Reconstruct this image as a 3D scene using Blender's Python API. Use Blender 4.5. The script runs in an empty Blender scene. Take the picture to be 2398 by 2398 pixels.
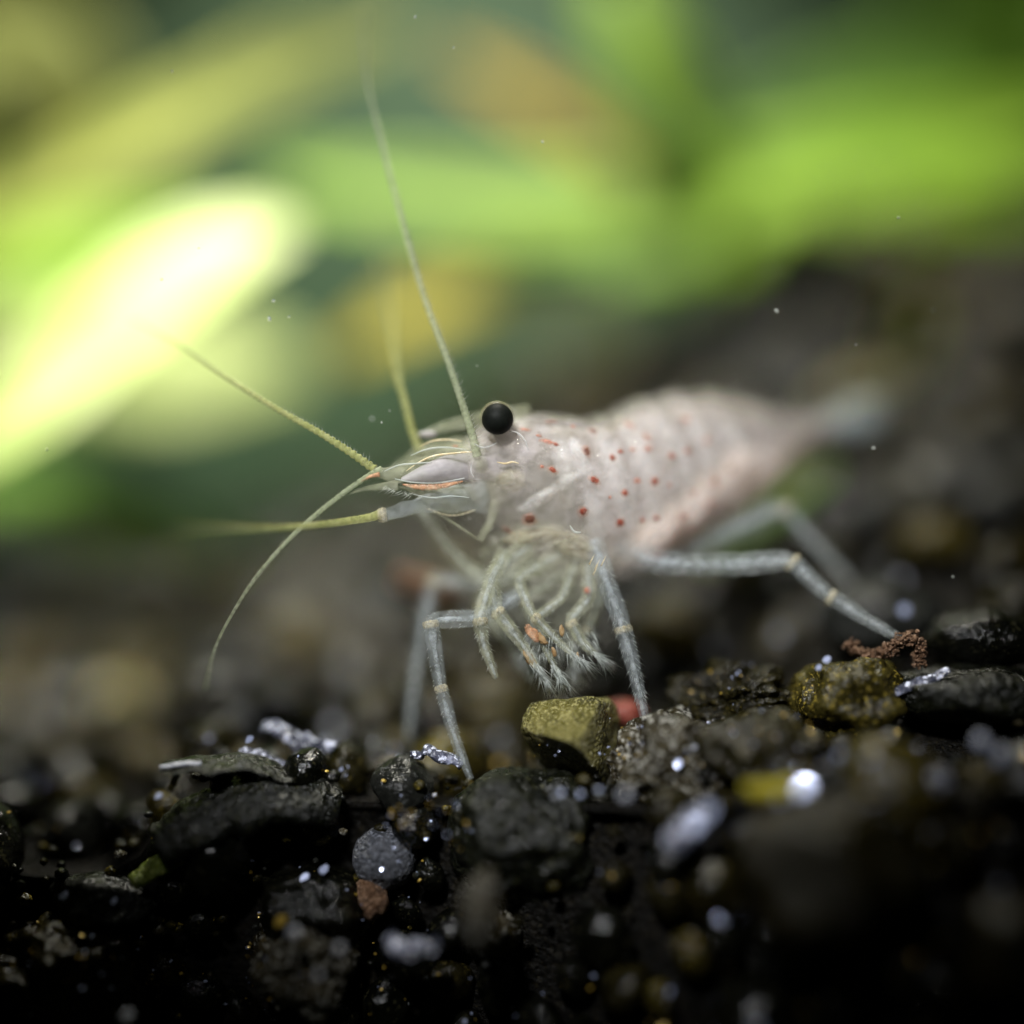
import bpy, bmesh, math, random
from mathutils import Vector, Matrix, noise
from mathutils.bvhtree import BVHTree
random.seed(7)
MM = 0.001
sc = bpy.context.scene
COL = sc.collection

# ------------------------------------------------------------------ camera
# the frame is about 48 mm wide at the plane of focus, 70 mm from the lens
DIST, ZC, PXMM = 70.0, 11.27, 50.0
cam_d = bpy.data.cameras.new('camera'); cam = bpy.data.objects.new('camera', cam_d); COL.objects.link(cam)
cam.location = (0, -DIST*MM, ZC*MM); cam.rotation_euler = (math.radians(90), 0, 0)
cam_d.sensor_width = 36; cam_d.lens = 36*DIST/(2398/PXMM)
cam_d.clip_start = 0.002; cam_d.clip_end = 5
cam_d.dof.use_dof = True; cam_d.dof.focus_distance = (DIST+0.2)*MM; cam_d.dof.aperture_fstop = 4.0
sc.camera = cam
# ------------------------------------------------------------------ world, lamps, exposure
world = bpy.data.worlds.new('World'); sc.world = world; world.use_nodes = True
bg = world.node_tree.nodes['Background']; bg.inputs[0].default_value = (0.36, 0.42, 0.24, 1); bg.inputs[1].default_value = 0.014
def D_(u, v, y):
    k = (DIST+y)/DIST/PXMM
    return ((u*1.2412-1199)*k, y, ZC+(1199-v*1.2412)*k)
def area(name, loc, target, sx, sy, power, color):
    d = bpy.data.lights.new(name, 'AREA'); d.shape = 'RECTANGLE'; d.size = sx*MM; d.size_y = sy*MM
    d.energy = power; d.color = color
    o = bpy.data.objects.new(name, d); COL.objects.link(o); o.location = Vector(loc)*MM
    o.rotation_euler = (Vector(target)-Vector(loc)).to_track_quat('-Z', 'Y').to_euler()
    return o
def spot_lamp(name, loc, target, cone, blend, radius, power, color):
    d = bpy.data.lights.new(name, 'SPOT'); d.spot_size = math.radians(cone); d.spot_blend = blend; d.shadow_soft_size = radius*MM; d.energy = power; d.color = color
    o = bpy.data.objects.new(name, d); COL.objects.link(o); o.location = Vector(loc)*MM
    o.rotation_euler = (Vector(target)-Vector(loc)).to_track_quat('-Z', 'Y').to_euler(); return o
spot_lamp('tank_lamp', (-6, 44, 140), (-4, 72, 0), 86, 1.0, 9, 1.6, (1.0, 0.97, 0.84))
spot_lamp('leaf_fill_spot', (-48, 8, 105), tuple(D_(175, 620, 34)), 34, 1.0, 8, 1.7, (1.0, 0.98, 0.88))  # added spot, out of view, that overexposes the broad left leaf
spot_lamp('front_fill_spot', (-22, -79, 74), (2, 3, 14.5), 30, 1.0, 4, 0.85, (0.98, 0.99, 1.0))  # added front spot for the shrimp; its narrow beam leaves the lower bed dark
sc.view_settings.view_transform = 'Standard'; sc.view_settings.look = 'None'
sc.view_settings.exposure = 0; sc.view_settings.gamma = 1; sc.view_settings.use_curve_mapping = False
sc.cycles.use_denoising = True; sc.cycles.adaptive_threshold = 0.02
sc.cycles.transparent_max_bounces = 24; sc.cycles.max_bounces = 5; sc.cycles.diffuse_bounces = 3; sc.cycles.glossy_bounces = 2
sc.cycles.caustics_reflective = False; sc.cycles.caustics_refractive = False
sc.cycles.sample_clamp_indirect = 4

# ------------------------------------------------------------------ pixel -> place (a direction; y is the distance from the plane of focus)
def S(u, v, y=0.0):
    k = (DIST+y)/DIST/PXMM
    return Vector(((u-1199)*k, y, ZC+(1199-v)*k))
def D(u, v, y=0.0): return S(u*1.2412, v*1.2412, y)
def A1(c, y=0.0): return S(780+c[0]*.3623, 850+c[1]*.3623, y)
def wpx(px, y=0.0): return px*1.2412/PXMM*(DIST+y)/DIST      # display pixels -> mm

# ------------------------------------------------------------------ mesh helpers (all in mm)
def smooth(a, b, x):
    t = max(0, min(1, (x-a)/(b-a))); return t*t*(3-2*t)
def lerp_table(tab, x):
    if x <= tab[0][0]: return tab[0][1]
    for (a, va), (b, vb) in zip(tab, tab[1:]):
        if x <= b:
            t = (x-a)/(b-a); t = t*t*(3-2*t); return va+(vb-va)*t
    return tab[-1][1]
def catmull(pts, n):
    """n samples per span; pts are tuples/vectors of any length"""
    P = [tuple(p) for p in pts]
    P = [tuple(2*a-b for a, b in zip(P[0], P[1]))]+P+[tuple(2*a-b for a, b in zip(P[-1], P[-2]))]
    out = []
    for i in range(1, len(P)-2):
        for k in range(n):
            t = k/n; t2 = t*t; t3 = t2*t
            out.append(tuple(0.5*(2*b+(c-a)*t+(2*a-5*b+4*c-d)*t2+(3*b-a-3*c+d)*t3) for a, b, c, d in zip(P[i-1], P[i], P[i+1], P[i+2])))
    out.append(P[-2]); return out
class MB:
    def __init__(s): s.v = []; s.f = []; s.c = []
    def add(s, vs, fs):
        o = len(s.v); s.v += [Vector(p) for p in vs]; s.f += [tuple(i+o for i in f) for f in fs]
    def rings(s, rings, caps=True):
        n = len(rings[0]); vs = [p for r in rings for p in r]; fs = []
        for i in range(len(rings)-1):
            for k in range(n):
                a = i*n+k; b = i*n+(k+1) % n
                fs.append((a, b, b+n, a+n))
        if caps:
            fs.append(tuple(range(n))[::-1]); fs.append(tuple(range((len(rings)-1)*n, len(rings)*n)))
        s.add(vs, fs)
    def tube(s, pts, rad, seg=12, flat=1.0, wob=0.0, seed=0.0):
        pts = [Vector(p) for p in pts]; n = len(pts)
        if not hasattr(rad, '__len__'): rad = [rad]*n
        t0 = (pts[1]-pts[0]).normalized(); up = Vector((0, -1, 0)) if abs(t0.y) < .8 else Vector((0, 0, 1))
        rings = []
        for i in range(n):
            t = (pts[min(i+1, n-1)]-pts[max(i-1, 0)]).normalized()
            sd = t.cross(up).normalized(); up = sd.cross(t).normalized()
            r = rad[i]; ring = []
            for k in range(seg):
                a = 2*math.pi*k/seg
                q = 1+(wob*noise.noise(pts[i]*1.3+Vector((k*.9, seed, 0))) if wob else 0)
                ring.append(pts[i]+(sd*math.cos(a)*r+up*math.sin(a)*r*flat)*q)
            rings.append(ring)
        s.rings(rings)
    def hair(s, p, d, L, r):
        d = Vector(d).normalized(); a = d.orthogonal().normalized(); b = d.cross(a); p = Vector(p)
        s.add([p+a*r, p-a*r*.5+b*r*.87, p-a*r*.5-b*r*.87, p+d*L], [(0, 1, 3), (1, 2, 3), (2, 0, 3), (2, 1, 0)])
    def blob(s, center, size, rot=None, sub=3, amp=0.0, fr=1.0, seed=0, facet=0.0):
        bm = bmesh.new(); bmesh.ops.create_icosphere(bm, subdivisions=sub, radius=1)
        R = rot.to_matrix() if rot else Matrix.Identity(3); sd = Vector((seed*3.7, seed*1.9, seed*5.3)); vs = []
        planes = []
        if facet:
            rr = random.Random(seed)
            planes = [(Vector((rr.gauss(0, 1), rr.gauss(0, 1), rr.gauss(0, 1))).normalized(), 1-facet*rr.uniform(.3, 1)) for _ in range(11)]
        for v in bm.verts:
            p = v.co.copy()
            for nrm, dd in planes:
                e = p.dot(nrm)-dd
                if e > 0: p -= nrm*e*.93
            if amp:
                h = noise.noise(p*fr+sd)*amp+noise.noise(p*fr*2.7+sd)*amp*.45+noise.noise(p*fr*6.5+sd)*amp*.22
                p *= 1+h
            vs.append(R @ Vector((p.x*size[0], p.y*size[1], p.z*size[2]))+Vector(center))
        fs = [tuple(v.index for v in f.verts) for f in bm.faces]; bm.free(); s.add(vs, fs)
    def mesh(s, name, origin=Vector((0, 0, 0)), shade=True):
        me = bpy.data.meshes.new(name); me.from_pydata([(v-origin)*MM for v in s.v], [], s.f)
        if shade: me.polygons.foreach_set('use_smooth', [True]*len(me.polygons))
        me.update(); return me
def tag(o, label=None, cat=None, group=None, kind=None):
    for k, v in (('label', label), ('category', cat), ('group', group), ('kind', kind)):
        if v: o[k] = v
    return o
def wloc(o):
    p = Vector((0, 0, 0))
    while o: p = p+o.location; o = o.parent
    return p/MM
def build(name, mb, mat, parent=None, shade=True, base=None, **kw):
    if base is None:
        base = wloc(parent) if parent else Vector((sum(v.x for v in mb.v)/len(mb.v), sum(v.y for v in mb.v)/len(mb.v), min(v.z for v in mb.v)))
    o = bpy.data.objects.new(name, mb.mesh(name, base, shade)); COL.objects.link(o)
    o.data.materials.append(mat)
    if parent: o.parent = parent; o.location = (base-wloc(parent))*MM
    else: o.location = base*MM
    return tag(o, **kw)
def empty(name, loc, **kw):
    o = bpy.data.objects.new(name, None); COL.objects.link(o); o.location = Vector(loc)*MM; o.empty_display_size = .002
    return tag(o, **kw)

# ------------------------------------------------------------------ materials
class NT:
    def __init__(s, name):
        s.m = bpy.data.materials.new(name); s.m.use_nodes = True; s.t = s.m.node_tree; s.b = s.t.nodes['Principled BSDF']; s.out = s.t.nodes['Material Output']
        tc = s.n('ShaderNodeTexCoord'); sc_ = s.n('ShaderNodeVectorMath'); sc_.operation = 'SCALE'; sc_.inputs['Scale'].default_value = 1000
        s.l(tc.outputs['Object'], sc_.inputs[0]); s.co = sc_.outputs[0]
    def n(s, t): return s.t.nodes.new(t)
    def l(s, a, b): s.t.links.new(a, b)
    def noise(s, scale, detail=4, rough=.55, co=None, dist=0):
        k = s.n('ShaderNodeTexNoise'); k.inputs['Scale'].default_value = scale; k.inputs['Detail'].default_value = detail
        k.inputs['Roughness'].default_value = rough; k.inputs['Distortion'].default_value = dist; s.l(co or s.co, k.inputs['Vector']); return k.outputs['Fac']
    def ramp(s, f, stops, interp='LINEAR'):
        r = s.n('ShaderNodeValToRGB'); r.color_ramp.interpolation = interp; e = r.color_ramp.elements
        while len(e) < len(stops): e.new(.5)
        for el, (p, c) in zip(e, stops): el.position = p; el.color = (*c, 1) if hasattr(c, '__len__') else (c, c, c, 1)
        s.l(f, r.inputs[0]); return r.outputs[0]
    def mixc(s, f, a, b, mode='MIX'):
        k = s.n('ShaderNodeMix'); k.data_type = 'RGBA'; k.blend_type = mode
        for q, val in ((0, f), (6, a), (7, b)):
            if hasattr(val, 'default_value') or hasattr(val, 'links'): s.l(val, k.inputs[q])
            else: k.inputs[q].default_value = val if q == 0 else (*val, 1)
        return k.outputs[2]
    def bump(s, f, strength, dist):
        b = s.n('ShaderNodeBump'); b.inputs['Strength'].default_value = strength; b.inputs['Distance'].default_value = dist*MM
        s.l(f, b.inputs['Height']); s.l(b.outputs[0], s.b.inputs['Normal']); return b
    def set(s, **kw):
        for k, v in kw.items():
            i = s.b.inputs[k.replace('_', ' ')]
            if hasattr(v, 'links'): s.l(v, i)
            elif hasattr(v, '__len__') and len(v) == 3 and i.type == 'RGBA': i.default_value = (*v, 1)
            else: i.default_value = v
        return s

def tissue(name, cols, alpha, rough=.3, sss=0.0, sscale=2.0, bump=.3, scale=.8, trans=0.0, spec=.5):
    """soft animal tissue: mottled colour, part clear, optional subsurface"""
    t = NT(name); f = t.noise(scale, 4, .6, dist=.6)
    t.set(Base_Color=t.ramp(f, [(.3, cols[0]), (.5, cols[1]), (.7, cols[2])]), Roughness=rough, Subsurface_Weight=sss, IOR=1.38)
    t.b.inputs['Specular IOR Level'].default_value = spec
    t.b.inputs['Subsurface Radius'].default_value = (1, .75, .6); t.b.inputs['Subsurface Scale'].default_value = sscale*MM
    f2 = t.noise(scale*1.9, 3, .6)
    if isinstance(alpha, tuple): t.set(Alpha=t.ramp(f2, [(.35, alpha[0]), (.65, alpha[1])]))
    else: t.set(Alpha=alpha)
    t.bump(t.noise(scale*4, 3), bump, .15)
    if trans:
        tr = t.n('ShaderNodeBsdfTranslucent'); tr.inputs[0].default_value = (*cols[2], 1)
        al = t.n('ShaderNodeBsdfTransparent'); mx = t.n('ShaderNodeMixShader'); mx.inputs[0].default_value = trans
        m2 = t.n('ShaderNodeMixShader'); m2.inputs[0].default_value = (sum(alpha)/2 if isinstance(alpha, tuple) else alpha)
        t.l(al.outputs[0], m2.inputs[1]); t.l(tr.outputs[0], m2.inputs[2])
        t.l(t.b.outputs[0], mx.inputs[1]); t.l(m2.outputs[0], mx.inputs[2])
        t.b.inputs['Specular IOR Level'].default_value = 0
        fr = t.n('ShaderNodeFresnel'); fr.inputs[0].default_value = 1.14; gl = t.n('ShaderNodeBsdfGlossy'); gl.inputs['Roughness'].default_value = rough*.6; gl.inputs[0].default_value = (1, 1, 1, 1)
        bn = t.n('ShaderNodeBump'); bn.inputs['Strength'].default_value = min(1, bump*1.6); bn.inputs['Distance'].default_value = .2*MM
        t.l(t.noise(scale*3, 4, .6, dist=.8), bn.inputs['Height']); t.l(bn.outputs[0], gl.inputs['Normal']); t.l(bn.outputs[0], fr.inputs['Normal'])
        m3 = t.n('ShaderNodeMixShader'); ge = t.n('ShaderNodeNewGeometry'); k1 = t.n('ShaderNodeMath'); k1.operation = 'SUBTRACT'; k1.inputs[0].default_value = 1; t.l(ge.outputs['Backfacing'], k1.inputs[1]); k2 = t.n('ShaderNodeMath'); k2.operation = 'MULTIPLY'; t.l(k1.outputs[0], k2.inputs[0]); t.l(fr.outputs[0], k2.inputs[1]); t.l(k2.outputs[0], m3.inputs[0]); t.l(mx.outputs[0], m3.inputs[1]); t.l(gl.outputs[0], m3.inputs[2]); t.l(m3.outputs[0], t.out.inputs[0])
    return t.m
M = {}
M['shell'] = tissue('carapace_shell', [(.62, .56, .48), (.78, .70, .66), (.85, .80, .80)], (.06, .30), .2, bump=.7, scale=.9, trans=.3)
M['muscle'] = tissue('white_muscle', [(.62, .55, .46), (.80, .70, .64), (.86, .76, .74)], 1.0, .45, 1.0, 2.6, .5, .5)
def flesh():
    t = NT('flesh')
    def att(n_): a = t.n('ShaderNodeAttribute'); a.attribute_name = n_; return a.outputs['Fac']
    w, dn, pk = att('tis'), att('dens'), att('pink')
    f = t.noise(.55, 5, .62, dist=1.4)
    rear = t.ramp(f, [(.25, (.54, .45, .40)), (.42, (.74, .66, .62)), (.55, (.84, .78, .76)), (.75, (.92, .80, .76))])
    f2 = t.noise(.9, 4, .62, dist=2.0)
    front = t.ramp(f2, [(.32, (.14, .14, .07)), (.42, (.34, .33, .21)), (.50, (.54, .50, .40)), (.57, (.34, .32, .23)), (.68, (.90, .86, .82))])
    t.set(Base_Color=t.mixc(pk, t.mixc(w, front, rear), (.92, .70, .62)), Roughness=.4, Subsurface_Weight=1.0, IOR=1.36)
    t.b.inputs['Subsurface Radius'].default_value = (1, .93, .86); t.b.inputs['Subsurface Scale'].default_value = 1.6*MM
    mul = t.n('ShaderNodeMath'); mul.operation = 'MULTIPLY'; mul.use_clamp = True; t.l(dn, mul.inputs[0]); t.l(t.ramp(t.noise(.8, 4, .65, dist=1.6), [(.35, .45), (.5, .9), (.68, 1.0)]), mul.inputs[1])
    t.set(Alpha=mul.outputs[0]); t.bump(t.noise(2.0, 4, dist=1), .8, .25); return t.m
M['flesh'] = flesh()
M['pale'] = tissue('pale_gill', [(.55, .53, .48), (.70, .68, .65), (.84, .83, .82)], (.12, .5), .25, .5, 1.0, .6, 1.2)
M['organ'] = tissue('organ', [(.26, .24, .14), (.38, .35, .24), (.52, .48, .38)], (.3, .6), .4, .5, 1.0, .5, 1.0)
M['head_tissue'] = tissue('head_tissue', [(.35, .36, .26), (.55, .52, .42), (.70, .66, .60)], .72, .4, .8, 1.5, .6, .7)
M['leg'] = tissue('leg_cuticle', [(.40, .46, .46), (.56, .62, .63), (.80, .84, .86)], (.05, .22), .14, bump=.4, scale=1.4, trans=.35, spec=.8)
M['legcore'] = tissue('leg_muscle', [(.42, .46, .46), (.55, .60, .62), (.80, .84, .88)], (.0, .6), .35, bump=.4, scale=1.8, trans=.4)
M['limb_green'] = tissue('green_limb', [(.44, .46, .28), (.58, .59, .40), (.76, .76, .62)], (.08, .30), .25, bump=.4, scale=1.2, trans=.35)
M['mouth'] = tissue('mouth_tissue', [(.40, .42, .28), (.58, .58, .44), (.80, .77, .66)], (.0, .20), .25, bump=.7, scale=1.1, trans=.4)
M['scale'] = tissue('antennal_scale_blade', [(.50, .50, .46), (.60, .56, .58), (.70, .66, .70)], (.40, .6), .2, bump=.4, scale=.7, trans=.35)
M['feeler'] = tissue('feeler', [(.36, .38, .12), (.48, .50, .20), (.58, .58, .28)], (.35, .65), .35, bump=.2, scale=2.5, trans=.4)
M['feeler2'] = tissue('feeler_pale', [(.40, .46, .28), (.50, .55, .36), (.58, .62, .45)], (.3, .6), .35, bump=.2, scale=2.5, trans=.4)
M['seta'] = tissue('seta', [(.5, .56, .5), (.6, .64, .6), (.7, .72, .7)], .6, .4, bump=0, trans=.3)
M['gold'] = tissue('joint_gold', [(.65, .48, .22), (.80, .66, .40), (.90, .82, .62)], .7, .2, bump=.4, scale=3, spec=.9)
M['band'] = tissue('joint_band', [(.55, .48, .30), (.70, .62, .42), (.88, .82, .64)], (.15, .55), .2, bump=.5, scale=3, trans=.3)
M['orange'] = tissue('orange_stripe', [(.42, .18, .09), (.58, .30, .16), (.70, .50, .34)], (.25, .75), .35, bump=.2, scale=2)
M['red'] = tissue('red_spot', [(.16, .014, .008), (.25, .03, .016), (.34, .07, .04)], (.6, .85), .4, bump=.1, scale=3)
M['redsoft'] = tissue('faint_red_spot', [(.45, .14, .09), (.50, .18, .12), (.55, .24, .16)], (.3, .6), .4, bump=.1, scale=3)
M['darkspot'] = tissue('dark_spot', [(.05, .016, .012), (.08, .025, .018), (.12, .05, .04)], (.6, .85), .4, bump=.1, scale=3)
M['halo'] = tissue('spot_halo', [(.50, .16, .08), (.58, .24, .13), (.66, .34, .2)], (.10, .22), .4, bump=.1, scale=4)
M['eye'] = tissue('eye_black', [(.004, .005, .004), (.006, .007, .006), (.012, .014, .01)], 1.0, .5, bump=.15, scale=8, spec=.12)
M['cornea'] = tissue('eye_cornea', [(.30, .28, .16), (.36, .32, .2), (.42, .38, .26)], .28, .3, bump=.1, scale=3, trans=.3)
M['pink'] = tissue('swimmeret_tissue', [(.84, .68, .60), (.88, .74, .66), (.90, .80, .74)], (.4, .7), .4, .5, 1.5, .4, .6)
M['tail'] = tissue('tail_tissue', [(.34, .40, .40), (.44, .52, .54), (.60, .66, .66)], (.08, .3), .3, .4, 1.2, .4, .5)
M['brush'] = tissue('mouth_brush', [(.30, .16, .06), (.40, .26, .12), (.52, .40, .26)], .7, .35, bump=.3, scale=1.6)

def grain(name, c, sp, rough=.28, spk=.0, spec=.5, bs=1.0, fine=3.0):
    """wet mineral: dark mottled base, fleck colour sp, wet uneven surface"""
    t = NT(name)
    oi = t.n('ShaderNodeObjectInfo'); ad = t.n('ShaderNodeVectorMath'); ad.operation = 'MULTIPLY_ADD'
    ad.inputs[1].default_value = (1, 1, 1); t.l(t.co, ad.inputs[0])
    cx = t.n('ShaderNodeCombineXYZ'); mu = t.n('ShaderNodeMath'); mu.operation = 'MULTIPLY'; mu.inputs[1].default_value = 37
    t.l(oi.outputs['Random'], mu.inputs[0]); t.l(mu.outputs[0], cx.inputs[0]); t.l(mu.outputs[0], cx.inputs[1]); t.l(cx.outputs[0], ad.inputs[2])
    co = ad.outputs[0]; t.co = co
    base = t.ramp(t.noise(1.1, 3, .65), [(.32, c[0]), (.52, c[1]), (.72, c[2])])
    vo = t.n('ShaderNodeTexVoronoi'); vo.inputs['Scale'].default_value = fine; t.l(co, vo.inputs['Vector'])
    fleck = t.ramp(t.noise(fine*1.6, 3, .6), [(.60-spk*.12, 0.0), (.66-spk*.12, 1.0)])
    t.set(Base_Color=t.mixc(fleck, base, sp), Roughness=t.ramp(t.noise(fine, 2), [(.35, rough*.5), (.7, min(1, rough*1.9))]), IOR=1.45)
    t.b.inputs['Specular IOR Level'].default_value = spec
    h = t.n('ShaderNodeMath'); h.operation = 'MULTIPLY_ADD'; h.inputs[1].default_value = .5
    t.l(vo.outputs['Distance'], h.inputs[0]); t.l(t.noise(fine*1.2, 3, .7), h.inputs[2])
    t.bump(h.outputs[0], .9*bs, .30)
    return t.m
G = {
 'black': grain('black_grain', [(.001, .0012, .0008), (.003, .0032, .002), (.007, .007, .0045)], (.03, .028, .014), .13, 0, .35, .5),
 'brown': grain('brown_grain', [(.003, .0026, .0009), (.009, .0078, .0026), (.020, .017, .006)], (.06, .046, .010), .16, .0, .22, .6),
 'ochre': grain('ochre_grain', [(.010, .008, .0016), (.028, .023, .005), (.060, .050, .012)], (.22, .165, .028), .18, .2, .3, .6),
 'grey':  grain('grey_grain', [(.004, .0043, .0038), (.012, .0125, .0105), (.026, .027, .023)], (.05, .052, .05), .18, .0, .22, .5),
 'rust':  grain('rust_grain', [(.10, .02, .012), (.20, .045, .03), (.26, .08, .05)], (.3, .12, .08), .4, 0, .4, .5),
 'olive': grain('olive_stone', [(.05, .045, .008), (.13, .115, .022), (.24, .21, .06)], (.40, .36, .14), .3, .6, .7, 1.2, 4.5),
 'granular': grain('granular_grey', [(.04, .045, .055), (.09, .095, .11), (.16, .165, .185)], (.30, .32, .38), .4, .4, .6, 1.3, 5.0),
 'crust': grain('pale_crust', [(.0056, .0040, .0019), (.0260, .0201, .0081), (.0744, .0603, .0300)], (.30, .29, .25), .2, .4, .4, 1.0, 2.6),
 'quartz': grain('quartz', [(.35, .36, .42), (.50, .52, .60), (.62, .64, .72)], (.7, .7, .8), .2, 0, .8, .5),  # pale colour stands for bright glints: beads and the flake edge
 'film': grain('glint_film', [(.015, .017, .025), (.06, .065, .10), (.30, .32, .44)], (.75, .78, .95), .12, .5, 1.0, 1.3, 2.2),  # pale flecks paint broken glints into the film's colour
 'debris': grain('brown_debris', [(.06, .03, .015), (.16, .085, .045), (.28, .17, .10)], (.35, .22, .14), .5, .3, .4, 1.2, 4.0),
 'wood': grain('dark_wood', [(.0024, .0030, .0018), (.0060, .0066, .0036), (.0120, .0132, .0060)], (.035, .035, .015), .3, 0, .5, 1.0, 2.0),
 'moss': grain('moss_green', [(.03, .045, .004), (.09, .12, .012), (.18, .22, .03)], (.3, .32, .08), .35, .3, .5, 1.0, 3.0),
 'soil': grain('soil', [(.0015, .0014, .001), (.004, .0035, .0025), (.010, .008, .005)], (.02, .016, .007), .5, 0, .15),
}
def glint(name, c):
    t = NT(name); t.set(Base_Color=c, Roughness=.2, Metallic=.35, IOR=1.8); return t.m
M['flk_quartz'] = glint('pale_glint', (.50, .56, .80)); M['flk_ochre'] = glint('gold_glint', (.60, .40, .07))  # bluish and gold tints imitate glints on wet stones
def leafmat(name, a, b, c, tr=.35, rough=.3):
    t = NT(name); f = t.noise(.12, 4, .6, dist=.4)
    col = t.ramp(f, [(.3, a), (.5, b), (.72, c)])
    t.set(Base_Color=col, Roughness=max(rough, .5)); t.b.inputs['Specular IOR Level'].default_value = .25; t.bump(t.noise(1.2, 3), .3, .2)
    tl = t.n('ShaderNodeBsdfTranslucent'); t.l(col, tl.inputs[0])
    mx = t.n('ShaderNodeMixShader'); mx.inputs[0].default_value = tr
    t.l(t.b.outputs[0], mx.inputs[1]); t.l(tl.outputs[0], mx.inputs[2]); t.l(mx.outputs[0], t.out.inputs[0]); return t.m
L = {
 'green': leafmat('leaf_green', (.20, .37, .03), (.31, .52, .05), (.44, .63, .10)),
 'lime':  leafmat('leaf_lime', (.40, .50, .13), (.55, .64, .26), (.68, .74, .42), rough=.55),
 'olive': leafmat('leaf_olive', (.15, .19, .03), (.26, .29, .06), (.36, .36, .12), rough=.6),
 'deep':  leafmat('leaf_deep', (.05, .12, .012), (.09, .19, .015), (.14, .26, .03)),
 'yellow': leafmat('leaf_yellow', (.50, .38, .05), (.66, .48, .08), (.74, .56, .14)),
 'amber': leafmat('leaf_amber', (.30, .26, .02), (.46, .40, .03), (.54, .46, .06)),
}

# ------------------------------------------------------------------ substrate shape
RIDGE = [(-70, 8), (-26, 7), (-12, 13), (5, 24), (30, 31), (70, 33)]
EDGE = [(-40, -5.5), (-19, -5.0), (-15, -1.2), (-6, -1.4), (-1, -2.0), (6, -1.2), (14, -0.2), (30, 0.6)]
def yfront(x): return .8-smooth(-8, 20, x)*7.0
def top(x, y):
    e = lerp_table(EDGE, x)
    z = e+smooth(9, 22, x)*5.2*smooth(-4, 9, y)
    z -= 3.0*math.exp(-((x-6)/5)**2-((y-9)/5)**2)
    t = max(0, min(1, (y-7)/53)); z += (lerp_table(RIDGE, x)-e)*t**1.05*(1 if t < 1 else 1)
    return z+noise.noise(Vector((x*.22, y*.22, 3)))*.7
def surf(x, s):
    """s<0 runs down the front face, s>0 runs back over the top"""
    yf = yfront(x)
    if s >= 0: return Vector((x, yf+s, top(x, yf+s)))
    return Vector((x, yf+s*.04+noise.noise(Vector((x*.3, s*.3, 9)))*.5, top(x, yf)+s))
mb = MB(); xs = [-80+k*1.6 for k in range(101)]
ss = [-26+k*1.3 for k in range(20)]+[0]+[k*1.2 for k in range(1, 40)]+[48+k*4 for k in range(1, 20)]
ss = sorted(set(ss)); n = len(xs)
vs = [surf(x, s)+Vector((0, .9 if s < 0 else 0, -.9 if s >= 0 else 0)) for s in ss for x in xs]
mb.add(vs, [(j*n+i, j*n+i+1, (j+1)*n+i+1, (j+1)*n+i) for j in range(len(ss)-1) for i in range(n-1)])
build('ground', mb, G['soil'], base=Vector((0, 0, 0)), kind='structure', label='dark soil bed under the gravel')
mb = MB(); mb.add([(-160, 105, -30), (160, 105, -30), (160, 105, 150), (-160, 105, 150), (-160, 108, -30), (160, 108, -30), (160, 108, 150), (-160, 108, 150)],
    [(0, 1, 2, 3), (7, 6, 5, 4), (0, 4, 5, 1), (1, 5, 6, 2), (2, 6, 7, 3), (3, 7, 4, 0)])
t = NT('tank_back'); t.set(Base_Color=t.ramp(t.noise(.02, 3), [(.3, (.04, .09, .045)), (.7, (.07, .13, .065))]), Roughness=.7)
build('back_wall', mb, t.m, shade=False, base=Vector((0, 105, -30)), kind='structure', label='dark green back of the tank')

# ------------------------------------------------------------------ gravel
variants = {}
for mk in ('black', 'brown', 'ochre', 'grey', 'crust'):
    variants[mk] = []
    for k in range(4):
        b = MB(); b.blob((0, 0, 0), (1, .88, .78), sub=3, amp=.13, fr=1.3, seed=len(mk)+k*3+11, facet=.22)
        me = b.mesh('gravel_grain'); me.materials.append(G[mk]); variants[mk].append(me)
LBL = {'black': 'black wet gravel grain in the bed', 'brown': 'dark brown wet gravel grain in the bed', 'ochre': 'ochre flecked gravel grain in the bed',
       'grey': 'grey gravel grain in the bed', 'crust': 'pale crusted gravel grain in the bed'}
keep_out = []      # (point, radius) of the stones that are built singly
heroes = []
def stone(name, u, v, y, w, h, mat, label, cat='stone', dep=None, amp=.2, facet=.3, seed=1, rz=0, tilt=0, sub=4, fr=1.4):
    c = D(u, v, y); a = wpx(w, y)/2; b_ = wpx(h, y)/2; dp = (wpx(dep, y)/2) if dep else (a+b_)/2
    b = MB()
    rot = Matrix.Rotation(rz, 3, 'Z') @ Matrix.Rotation(tilt, 3, 'Y')
    b.blob(c, (a, dp, b_), rot=rot.to_quaternion(), sub=sub, amp=amp, fr=fr, seed=seed, facet=facet)
    keep_out.append((c, max(a, b_)))
    return build(name, b, G[mat], label=label, category=None) if False else tag(build(name, b, G[mat]), label, cat)
st = stone
st('angular_stone', 1085, 1395, 1.2, 225, 195, 'olive', 'angular olive yellow stone below the shrimp mouth', facet=.62, amp=.06, seed=6, sub=6, tilt=.5)
st('crusted_stone', 1275, 1432, 0.2, 240, 190, 'crust', 'sparkling pale crusted stone under the shrimp foot beside the olive stone', seed=8, sub=6, amp=.3)
st('brown_stone', 1605, 1325, 1.2, 220, 190, 'ochre', 'brown glassy stone with bright glints under the brown debris', seed=3, sub=5, amp=.2)
st('mossy_stone', 1390, 1320, 2.6, 220, 130, 'brown', 'dark sparkling rough stone behind the crusted stone', seed=12, sub=6, amp=.4, fr=2.2)
st('rounded_stone', 1665, 1170, 8, 260, 150, 'grey', 'large rounded grey brown stone behind the leg with its foot in debris', seed=14, amp=.12, facet=.1)
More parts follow.
